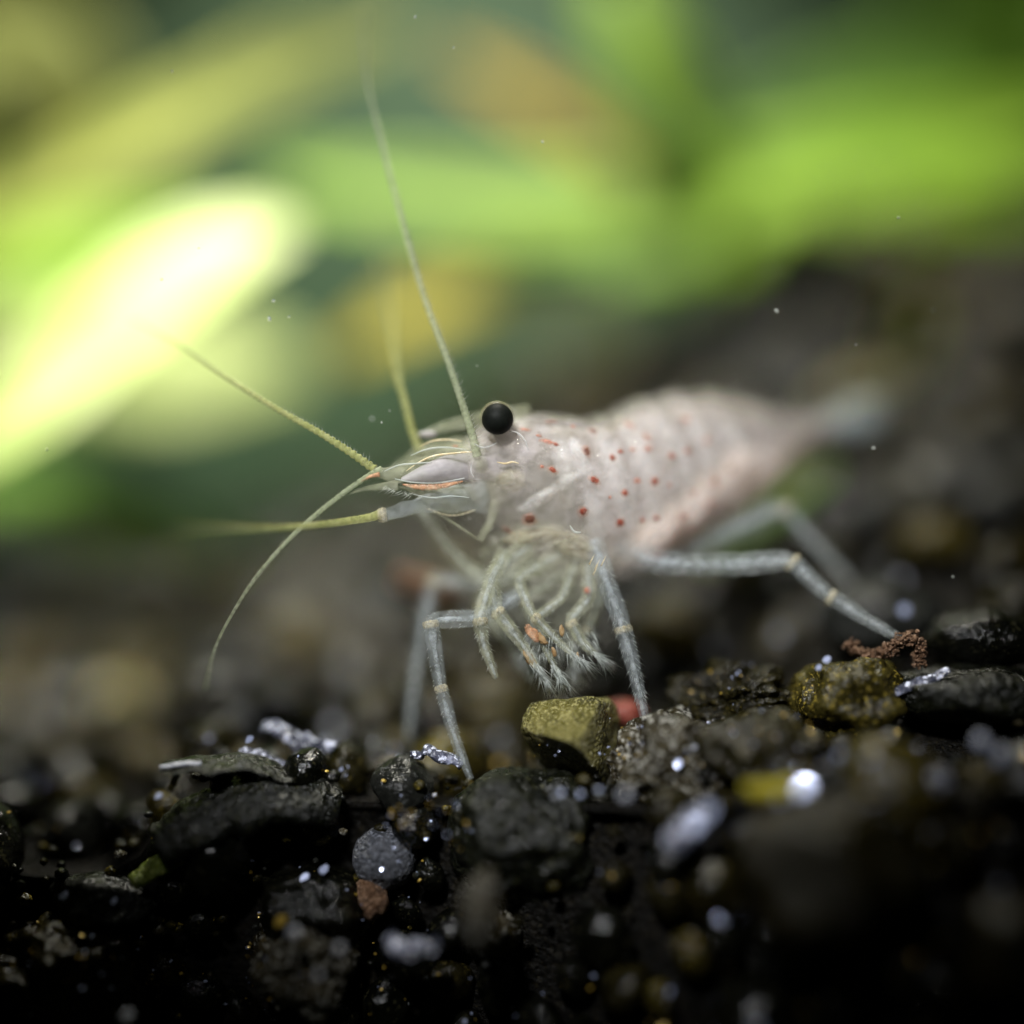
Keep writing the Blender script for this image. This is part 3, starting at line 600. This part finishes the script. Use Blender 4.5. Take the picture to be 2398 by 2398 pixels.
def spot(c, crop, w, h, rot, mat):
    u, v = (780+c[0]*.3623, 850+c[1]*.3623) if crop == 1 else (1300+c[0]*.4141, 850+c[1]*.4141)
    p, nn = hit(u, v); b = MB()
    q = nn.to_track_quat('Z', 'Y') @ Matrix.Rotation(rot, 3, 'Z').to_quaternion()
    b.blob(p-nn*.01, (w*.38, h*.38, .05), rot=q, sub=3, amp=.4, fr=1.8, seed=int(c[0])); sp = build('spot', b, M[mat], shrimp)
    b = MB(); b.blob(p, (w*.60, h*.60, .06), rot=q, sub=3, amp=.4, fr=1.8, seed=int(c[0])+5); build('halo', b, M['halo'], sp)
for c, w, h, r, m in [((1420, 690), .48, .26, -.6, 'red'), ((1690, 757), .56, .34, -.5, 'red'), ((1640, 570), .36, .54, .2, 'darkspot'), ((1350, 670), .25, .2, 0, 'redsoft'), ((1410, 380), .5, .16, 0, 'darkspot'),
     ((1680, 440), .4, .26, -.3, 'darkspot'), ((1270, 1010), .62, .55, 0, 'darkspot'), ((1130, 1085), .5, .3, -.8, 'darkspot'), ((1390, 510), .72, .2, -.3, 'redsoft'), ((1440, 525), .3, .2, -.6, 'red'), ((1240, 430), .5, .16, -.2, 'redsoft'),
     ((1550, 410), .2, .2, 0, 'redsoft'), ((1330, 470), .3, .12, -.3, 'redsoft'), ((790, 538), .25, .12, 0, 'redsoft')]:
    spot(c, 1, w, h, r, m)
for c, w, h, r, m in [((160, 840), .46, .44, 0, 'red'), ((370, 905), .44, .42, 0, 'red'), ((395, 735), .36, .34, 0, 'red'), ((325, 535), .32, .36, 0, 'red'), ((370, 500), .3, .24, 0, 'red'), ((440, 490), .3, .2, 0, 'redsoft'),
     ((525, 485), .36, .3, 0, 'redsoft'), ((660, 525), .34, .34, 0, 'red'), ((750, 500), .36, .32, 0, 'red'), ((565, 670), .46, .42, 0, 'red'), ((465, 665), .36, .28, 0, 'redsoft'), ((495, 890), .28, .28, 0, 'red'), ((575, 880), .36, .34, 0, 'red'),
     ((725, 870), .4, .4, 0, 'redsoft'), ((905, 670), .4, .4, 0, 'redsoft'), ((785, 735), .3, .3, 0, 'redsoft'), ((1000, 600), .35, .35, 0, 'darkspot'), ((860, 440), .4, .3, 0, 'redsoft'), ((580, 1105), .55, .6, 0, 'redsoft'), ((740, 320), .5, .3, 0, 'redsoft'), ((420, 350), .6, .2, -.7, 'redsoft'), ((520, 420), .5, .2, -.7, 'redsoft'), ((650, 690), .2, .2, 0, 'redsoft'), ((880, 800), .3, .3, 0, 'redsoft'), ((310, 760), .16, .16, 0, 'redsoft'), ((180, 1285), .3, .3, 0, 'redsoft')]:
    spot(c, 2, w, h, r, m)
# gut line and stomach blobs inside the head
b = MB(); b.blob(A1((950, 655), 1.0), (.40, .5, .42), sub=3, amp=.1); build('antennule_base', b, M['limb_green'], shrimp, label='round olive bulge below the eye')
# eye
def eye(u, v, y, r):
    b = MB(); c = S(u, v, y); b.blob(c, (r, r, r), sub=4); e = build('eye', b, M['eye'], shrimp)
    b = MB(); b.blob(c+Vector((-.02, .30, .07)), (r*1.12, r*1.0, r*1.10), sub=4); build('cornea', b, M['cornea'], e)
    b = MB(); b.tube([c+Vector((.15, .3, -.3)), c+Vector((.45, .9, -.75)), c+Vector((.7, 1.6, -1.2))], [r*.75, r*.7, r*.6], 14); build('eyestalk', b, M['scale'], e)
eye(1165, 981, .1, .74); eye(1163, 990, 4.9, .66)
# rostrum: toothed spike running forward between the eyes
b = MB(); P = [S(1240, 975, 2.6), S(1180, 978, 2.4), S(1110, 985, 2.3), S(1040, 1000, 2.2), S(975, 1022, 2.1)]; P = catmull(P, 8); n = len(P)
b.tube(P, [.55*(1-.85*i/(n-1))+.03 for i in range(n)], 10, flat=.35)
for k in range(9): q = Vector(P[8+k*2]); b.hair(q+Vector((0, 0, .1)), (-.8, 0, .5), .45, .06)
build('rostrum', b, M['limb_green'], shrimp)
# antennal scales, peduncles
def plate(name, top_pts, bot_pts, y0, y1, mat, thick=.1, bulge=.35, parent=shrimp):
    T = catmull([A1(p, y0+2.0*(k/(len(top_pts)-1))**3) for k, p in enumerate(top_pts)], 8); B = catmull([A1(p, y1+2.0*(k/(len(bot_pts)-1))**3) for k, p in enumerate(bot_pts)], 8); nn = min(len(T), len(B)); m = 10; F = []; K = []
    for i in range(nn):
        t, o = Vector(T[i]), Vector(B[i])
        for j in range(m):
            k = j/(m-1); p = t.lerp(o, k)+Vector((0, -bulge*math.sin(math.pi*k)*math.sin(math.pi*(.1+.8*i/(nn-1))), 0)); F.append(p)
            K.append(p+Vector((0, thick*(.3+math.sin(math.pi*k)), 0)))
    N = len(F); fs = []
    for i in range(nn-1):
        for j in range(m-1):
            a = i*m+j; fs.append((a, a+m, a+m+1, a+1)); fs.append((a+N, a+1+N, a+m+1+N, a+m+N))
    edge = [j for j in range(m)]+[i*m+m-1 for i in range(1, nn)]+[(nn-1)*m+j for j in range(m-2, -1, -1)]+[i*m for i in range(nn-2, 0, -1)]
    for a, c in zip(edge, edge[1:]+edge[:1]): fs.append((a, c, c+N, a+N))
    b = MB(); b.add(F+K, fs); return build(name, b, mat, parent)
sc1 = plate('antennal_scale', [(440, 740), (620, 640), (780, 590), (960, 600)], [(440, 765), (600, 770), (760, 765), (960, 760)], .1, .0, M['scale'], label=None) if False else plate('antennal_scale', [(440, 740), (620, 640), (800, 585), (1080, 600)], [(440, 765), (600, 772), (780, 765), (1080, 740)], .4, .2, M['scale'])
b = MB(); P = catmull([A1((400, 750), .1), A1((520, 772), -.05), A1((680, 775), -.1), A1((850, 745), .1)], 8); b.tube(P, [.028]*len(P), 8); build('scale_rim', b, M['seta'], sc1)
b = MB(); P = catmull([A1((450, 785), .1), A1((560, 800), 0), A1((700, 795), 0), A1((840, 765), .15)], 8); n = len(P); b.tube(P, [.03+.13*math.sin(math.pi*i/(n-1))*(1+.4*noise.noise(Vector((i*.6, 3, 1)))) for i in range(n)], 8, flat=.5, wob=.3); build('orange_stripe', b, M['orange'], sc1)
plate('antennal_scale', [(420, 800), (600, 790), (800, 785), (1120, 760)], [(500, 830), (640, 955), (800, 985), (1120, 900)], .4, .8, M['limb_green'])
b = MB(); P = catmull([A1((600, 935), .9), A1((700, 975), .7), A1((800, 985), .7), A1((920, 950), .9)], 8); b.tube(P, [.04]*len(P), 8); build('plate_rim', b, M['band'], shrimp)
plate('antennal_scale', [(360, 690), (540, 560), (720, 500), (960, 520)], [(380, 740), (560, 660), (760, 620), (960, 640)], 3.2, 2.8, M['limb_green'])
def peduncle(pts, rads, mat, name='antennule_stalk'):
    P = catmull([tuple(A1(p[:2], p[2]))+(r,) for p, r in zip(pts, rads)], 8); b = MB(); b.tube([p[:3] for p in P], [p[3]*(1+.12*math.cos(i*math.pi/4)) for i, p in enumerate(P)], 14, wob=.1); o = build(name, b, mat, shrimp); return o
peduncle([(960, 580, 1.6), (760, 620, 1.2), (560, 680, .8), (400, 720, .6), (250, 700, .4)], [.62, .55, .48, .38, .22], M['limb_green'])
peduncle([(960, 540, 3.4), (800, 560, 3.0), (640, 570, 2.6), (520, 560, 2.2)], [.6, .5, .4, .26], M['limb_green'])
peduncle([(980, 860, 1.2), (760, 880, .7), (600, 910, .3), (450, 950, .1), (310, 985, 0)], [.75, .6, .42, .34, .30], M['leg'], 'antenna_stalk')
b = MB(); P = [A1((345, 980), 0), A1((318, 983), 0), A1((290, 985), 0)]; b.tube(P, [.33, .36, .30], 14); build('joint', b, M['band'], shrimp)
b = MB(); b.blob(A1((610, 458), 2.0), (.45, .35, .16), sub=3); build('highlight_oval', b, M['scale'], shrimp)  # pale oval blob built in place of a white highlight
b = MB(); P = catmull([A1((420, 790), .1), A1((300, 800), 0), A1((200, 815), -.1), A1((110, 845), -.2)], 6); n = len(P); b.tube(P, [.22*(1-i/(n-1))+.02 for i in range(n)], 8, flat=.4); build('scale_spine', b, M['limb_green'], shrimp)
b = MB(); P = catmull([A1((300, 720), .1), A1((240, 735), 0), A1((180, 765), 0)], 6); n = len(P); b.tube(P, [.12*(1-.7*i/(n-1)) for i in range(n)], 8); build('orange_streak', b, M['orange'], shrimp)
# fringe of hairs on the scales
b = MB()
for k in range(45):
    t = rg.random(); p = A1((330+t*250, 800+t*70+rg.uniform(-12, 12)), .2+rg.uniform(0, .4)); b.hair(p, (-.9+rg.uniform(-.5, .3), rg.uniform(-.4, .4), -.5+rg.uniform(-.3, .3)), rg.uniform(.15, .6), .014)
tag(build('setae', b, M['seta'], shrimp), kind='stuff')
# feelers (ringed whips)
def feeler(pts, r0, r1, mat, ring=0.0, setae=None, name='feeler'):
    P = catmull([tuple(p) for p in pts], 40); n = len(P)
    L_ = [0]
    for a, c in zip(P, P[1:]): L_.append(L_[-1]+(Vector(c)-Vector(a)).length)
    rad = [.84*(r0+(r1-r0)*(l/L_[-1])**.8)*(1+ring*math.cos(l*2*math.pi/.30)) for l in L_]
    b = MB(); b.tube(P, rad, 9); o = build(name, b, mat, shrimp)
    if setae:
        b = MB(); l0 = 0
        for i in range(2, n-1):
            if L_[i]-l0 > .16 and L_[i] < L_[-1]*.75:
                l0 = L_[i]; t = (Vector(P[i+1])-Vector(P[i-1])).normalized()
                for sgn in setae: b.hair(P[i], Vector((t.z*sgn, rg.uniform(-.3, .3), -t.x*sgn))+t*.5, rg.uniform(.25, .5)*rad[i]/.2+.1, .02)
        tag(build('setae', b, M['seta'], o), kind='stuff')
    return o
feeler([D(900, 860, .6), D(886, 805, .2), D(848, 690, -.6), D(800, 560, -1.2), D(758, 415, -1.9), D(724, 280, -2.4), D(697, 170, -3.0), D(690, 90, -4.2), D(690, 20, -5.5)], .25, .07, M['feeler2'], .05, (1,))
feeler([D(792, 850, 2.4), D(778, 815, 2.2), D(764, 760, 2.6), D(750, 705, 3.5), D(737, 600, 7), D(722, 480, 13), D(712, 360, 20)], .26, .06, M['feeler'], .16)
feeler([D(706, 885, .4), D(660, 853, .4), D(600, 815, .6), D(520, 770, 1.1), D(420, 708, 2), D(330, 648, 3.4), D(240, 598, 5)], .24, .03, M['feeler'], .16, (1,))
feeler([D(720, 884, .3), D(695, 898, .1), D(640, 936, -.2), D(560, 1003, -.4), D(490, 1080, -.4), D(440, 1155, 0), D(405, 1225, 1), D(387, 1300, 2.5)], .17, .05, M['feeler2'], .06)
feeler([D(716, 970, 0), D(690, 978, 0), D(600, 990, -.8), D(500, 996, -2.4), D(400, 996, -4.5), D(330, 998, -6.5)], .26, .05, M['feeler'], .04)
# legs
def limb(name, joints, mat=M['leg'], core=True, hairs=0, hl=.35, gold=True, flat=.8, bulge=.06):
    """joints: (u, v, depth, radius mm) in display pixels"""
    J = [(D(u, v, y), r) for u, v, y, r, *_ in joints]; pts = []; rad = []
    for i, ((p, r), (q, r2)) in enumerate(zip(J, J[1:])):
        for k in range(9):
            t = k/9; pts.append(p.lerp(q, t)); rad.append((r+(r2-r)*t)*(1+bulge*math.sin(math.pi*t)-.10*math.exp(-(t/.06)**2)))
    pts.append(J[-1][0]); rad.append(J[-1][1])
    for _ in range(2): pts = [pts[0]]+[(pts[i-1]+pts[i]*2+pts[i+1])/4 for i in range(1, len(pts)-1)]+[pts[-1]]
    b = MB(); b.tube(pts, rad, 14, flat=flat, wob=.06); o = build(name, b, mat, shrimp)
    if core:
        b = MB(); b.tube(pts, [r*.36*(1+.5*noise.noise(p*1.5)) for p, r in zip(pts, rad)], 9, wob=.35); build('inner_muscle', b, M['legcore'], o)
    if gold:
        for (p, r), jj in list(zip(J, joints))[1:-1]:
            if len(jj) < 5: continue
            b = MB(); q = J.index((p, r)); dv = (J[q+1][0]-p).normalized()
            b.tube([p+dv*.02, p+dv*.12, p+dv*.24, p+dv*.36], [r*.8, r*1.03, r*1.05, r*.9], 12, flat=flat+.05, wob=.15)
            b.blob(p+dv*.15+Vector((0, -r*.95, .1)), (.06, .04, .10), sub=2, amp=.3)  # tiny pale bead added as a glint on the joint
            build('joint', b, M['band'], o)
    if hairs:
        b = MB(); n = len(pts)
        for k in range(hairs):
            f = rg.uniform(.12, .97)*(n-2); i = int(f); p = pts[i].lerp(pts[i+1], f-i); t = (pts[i+1]-pts[i]).normalized()
            a = rg.uniform(0, 6.28); nn = t.orthogonal().normalized(); nn = Matrix.Rotation(a, 3, t) @ nn
            if nn.y > .3: nn.y = -nn.y
            b.hair(p+nn*rad[i]*.85, nn*.7+t*.8, hl*rg.uniform(.5, 1.2), .011)
        tag(build('setae', b, M['seta'], o), kind='stuff')
    return o
limb('walking_leg', [(985, 1120, 1.6, .40), (900, 1166, .6, .40), (812, 1170, .2, .40, 1), (830, 1292, .1, .33, 1), (858, 1392, 0, .28), (888, 1470, -.2, .16)], hairs=130, hl=.22)
limb('walking_leg', [(980, 1080, 4.6, .45), (900, 1102, 5, .42), (818, 1092, 5, .42, 1), (795, 1200, 5, .36), (777, 1320, 5, .30), (770, 1395, 5, .2)], hairs=60, hl=.25)
limb('walking_leg', [(1120, 1020, 1.6, .50), (1143, 1095, 1.0, .48), (1175, 1180, .7, .42, 1), (1198, 1270, .5, .34), (1216, 1352, .4, .24)], hairs=150, hl=.42)
limb('walking_leg', [(1170, 1035, 3.6, .7), (1235, 1058, 2.3, .6), (1300, 1066, 1.9, .52), (1400, 1064, 1.9, .56), (1490, 1056, 1.9, .46, 1), (1562, 1122, 1.7, .40, 1), (1640, 1172, 1.3, .32), (1705, 1208, .8, .2)], hairs=80, hl=.2, flat=.7)
limb('walking_leg', [(1220, 1050, 5, .6), (1290, 1046, 5.2, .55), (1380, 1002, 6, .54), (1476, 955, 6.6, .46, 1), (1530, 1020, 7, .40), (1585, 1075, 7.5, .34), (1610, 1105, 8, .2)], hairs=30, hl=.2, flat=.7)
# mouth limbs (maxillipeds and small clawed legs with brushes)
limb('maxilliped', [(955, 1040, 1.2, .40), (930, 1085, .8, .36), (905, 1165, .3, .36, 1), (912, 1215, .2, .30), (936, 1280, .1, .14)], M['limb_green'], hairs=110, hl=.3)
limb('maxilliped', [(790, 955, 3.4, .34), (830, 1015, 3.6, .32), (880, 1070, 3.6, .34), (940, 1110, 3.4, .36)], M['limb_green'], hairs=30, gold=False)
limb('maxilliped', [(935, 945, 1.2, .24), (925, 985, 1.0, .22), (905, 1020, .9, .16)], M['limb_green'], core=False, gold=False)
for k, (a, b_, c, d, e, rq) in enumerate([
        ((1000, 1030, 1.8), (925, 1085, 1.2), (935, 1150, .7), (985, 1215, .3), (1032, 1288, .1), .50), ((1060, 1045, 2.0), (975, 1090, 1.3), (1005, 1160, .4), (1055, 1212, .3), (1098, 1250, .2), .36),
        ((1090, 1050, 2.2), (1060, 1130, 1.2), (1010, 1165, .9), (1030, 1225, .6), (1060, 1285, .4), .30), ((1110, 1060, 1.9), (1112, 1130, 1.3), (1075, 1170, 1.0), (1100, 1215, .8), (1136, 1245, .7), .40),
        ((1030, 1060, 4.2), (945, 1090, 4.0), (905, 1140, 3.8), (955, 1205, 3.4), (985, 1255, 3.0), .46), ((1075, 1065, 3.0), (1030, 1105, 2.4), (985, 1130, 1.8), (1010, 1190, 1.5), (1005, 1262, 1.3), .28), ((1120, 1060, 3.2), (1135, 1120, 2.6), (1110, 1185, 2.2), (1075, 1220, 2.0), (1085, 1275, 1.8), .32)]):
    limb('clawed_leg', [(*a, rq*1.1), (*b_, rq*.85), (*c, rq*.75, 1), (*d, rq*.65), (*e, .06)], M['limb_green'], hairs=40, hl=.4, flat=.55)
    P0, P1 = D(*d), D(*e); b = MB(); ax = (P1-P0).normalized()
    for q in range(90):
        t = rg.uniform(.45, 1); b.hair(P0.lerp(P1, t)+Vector((rg.gauss(0, .1), rg.gauss(0, .1), 0)), ax+Vector((rg.gauss(0, .35), rg.gauss(0, .3), rg.gauss(0, .2))), rg.uniform(.5, 1.3), .022)
    tag(build('setal_brush', b, M['seta'], shrimp), kind='stuff')
# mouth mass and brush
b = MB(); b.blob(D(1035, 1060, 2.6), (3.2, 1.6, 1.9), sub=5, amp=.14, fr=2.2, seed=4); b.blob(D(1035, 1140, 2.6), (2.3, 1.0, 1.7), rot=Matrix.Rotation(.3, 3, 'Y').to_quaternion(), sub=5, amp=.16, fr=2.4, seed=9)
build('mouthparts', b, M['mouth'], shrimp, label='greenish translucent cluster of mouthparts')
b = MB()
for k in range(160):
    u = rg.uniform(985, 1125); v = 1190+rg.uniform(0, 50); p = D(u, v, rg.uniform(.1, 2.2)); b.hair(p, ((u-1040)/120+rg.uniform(-.3, .3), rg.uniform(-.4, .4), -1), rg.uniform(.5, 1.2), .022)
tag(build('mouth_brush', b, M['seta'], shrimp, label='fringe of bristles on the clawed legs'), kind='stuff')
for u, v, r in ((1005, 1195, .3), (1000, 1245, .28), (1022, 1205, .22), (1060, 1190, .16), (1045, 1230, .14), (1090, 1240, .12)):
    b = MB(); b.blob(D(u, v, .35), (r*.7, r*.4, r*1.7), rot=Matrix.Rotation(rg.uniform(-.8, .4), 3, 'Y').to_quaternion(), sub=3, amp=.5, fr=2, seed=int(u)); build('food_scrap', b, M['orange'] if r > .29 else M['brush'], shrimp)
# fine sutures and ridges on the head
for pts, y, r, mt in [([(500, 600), (600, 560), (720, 545), (860, 560)], .5, .035, 'seta'), ([(470, 700), (560, 640), (660, 600), (820, 580), (900, 575)], .35, .04, 'gold'), ([(560, 540), (640, 505), (740, 495), (830, 505)], 1.0, .03, 'gold'),
        ([(910, 520), (960, 545), (1010, 540), (1060, 515)], .1, .04, 'pale'), ([(1060, 640), (1110, 650), (1160, 640), (1200, 650)], .05, .04, 'gold'), ([(1140, 440), (1190, 450), (1240, 500), (1260, 570)], .1, .035, 'pale'),
        ([(640, 965), (740, 1010), (850, 1080), (950, 1150)], .9, .05, 'limb_green'), ([(330, 700), (430, 660), (540, 650), (640, 640)], .3, .04, 'seta'), ([(520, 850), (640, 870), (760, 860), (880, 870)], .2, .03, 'seta'), ([(900, 640), (890, 690), (910, 740), (960, 760)], .2, .04, 'pale'),
        ([(1530, 1050), (1560, 1090), (1600, 1095)], .1, .04, 'seta'), ([(1380, 1240), (1400, 1190), (1480, 1150), (1600, 1130)], .6, .022, 'limb_green')]:
    b = MB(); P = catmull([A1(p, y) for p in pts], 8); n = len(P); b.tube(P, [r*(.4+.8*math.sin(math.pi*i/(n-1))) for i in range(n)], 7, wob=.4); build('suture', b, M[mt], shrimp)
# gill-cover glint hairs
b = MB()
for u, v in ((1118, 1055), (1128, 1065), (1140, 1058), (1125, 1075)): b.hair(D(u-6, v+10, -.1), (.5, 0, 1), .6, .045)
build('bristle', b, M['gold'], shrimp)
# swimmerets under the abdomen
for k, (u, v, y) in enumerate([(1240, 1010, 4.6), (1285, 980, 5.4), (1330, 942, 6.3), (1375, 898, 7.4)]):
    b = MB(); b.blob(D(u, v, y), (2.0, 1.5, .9), rot=Matrix.Rotation(-.72, 3, 'Y').to_quaternion(), sub=4, amp=.10, seed=k); build('swimmeret', b, M['pink'], shrimp)
# tail fan
for k, (u, v, y, w, l) in enumerate([(2075, 945, 15.5, .9, 0), (2060, 985, 15.2, .8, 0), (2085, 925, 17.5, .8, 0), (2040, 1000, 13.2, .7, 0), (2080, 955, 18.5, .6, 0)]):
    a = S(1920, 985, 12.8); e = S(u, v, y); P = catmull([a, a.lerp(e, .35)+Vector((0, 0, -.1)), a.lerp(e, .7), e], 6); n = len(P); b = MB()
    b.tube(P, [.12+w*.5*math.sin(math.pi*(.1+.82*i/(n-1)))**.7 for i in range(n)], 14, flat=.3); build('telson' if k == 0 else 'tail_fin', b, M['tail'], shrimp)

# ------------------------------------------------------------------ drifting specks in the water
for i, (u, v, y, r) in enumerate([(516, 568, 1, 6), (508, 602, 1, 8), (545, 598, 1, 4), (1465, 586, 1, 9), (783, 32, 1, 6), (1648, 845, 1, 7), (720, 797, .5, 4), (702, 790, 2, 6), (735, 775, 1, 3), (856, 90, 1, 4), (1024, 267, 1, 5), (325, 135, 1, 5), (1695, 410, 1, 5), (305, 527, 1, 6), (375, 468, 1, 4), (1798, 1088, 1, 5), (88, 848, 1, 5), (1760, 585, 2, 4), (900, 690, 1, 3), (1615, 650, 1, 4)]):
    b = MB(); k = wpx(r, y)*.55; b.blob(D(u, v, y), (k, k*.8, k*.7), sub=2, amp=.4, fr=1.5, seed=i, rot=Matrix.Rotation(i*1.3, 3, 'Y').to_quaternion())
    tag(build('drifting_speck', b, M['seta']), 'tiny pale speck drifting in the water', 'speck', 'specks drifting in the water')
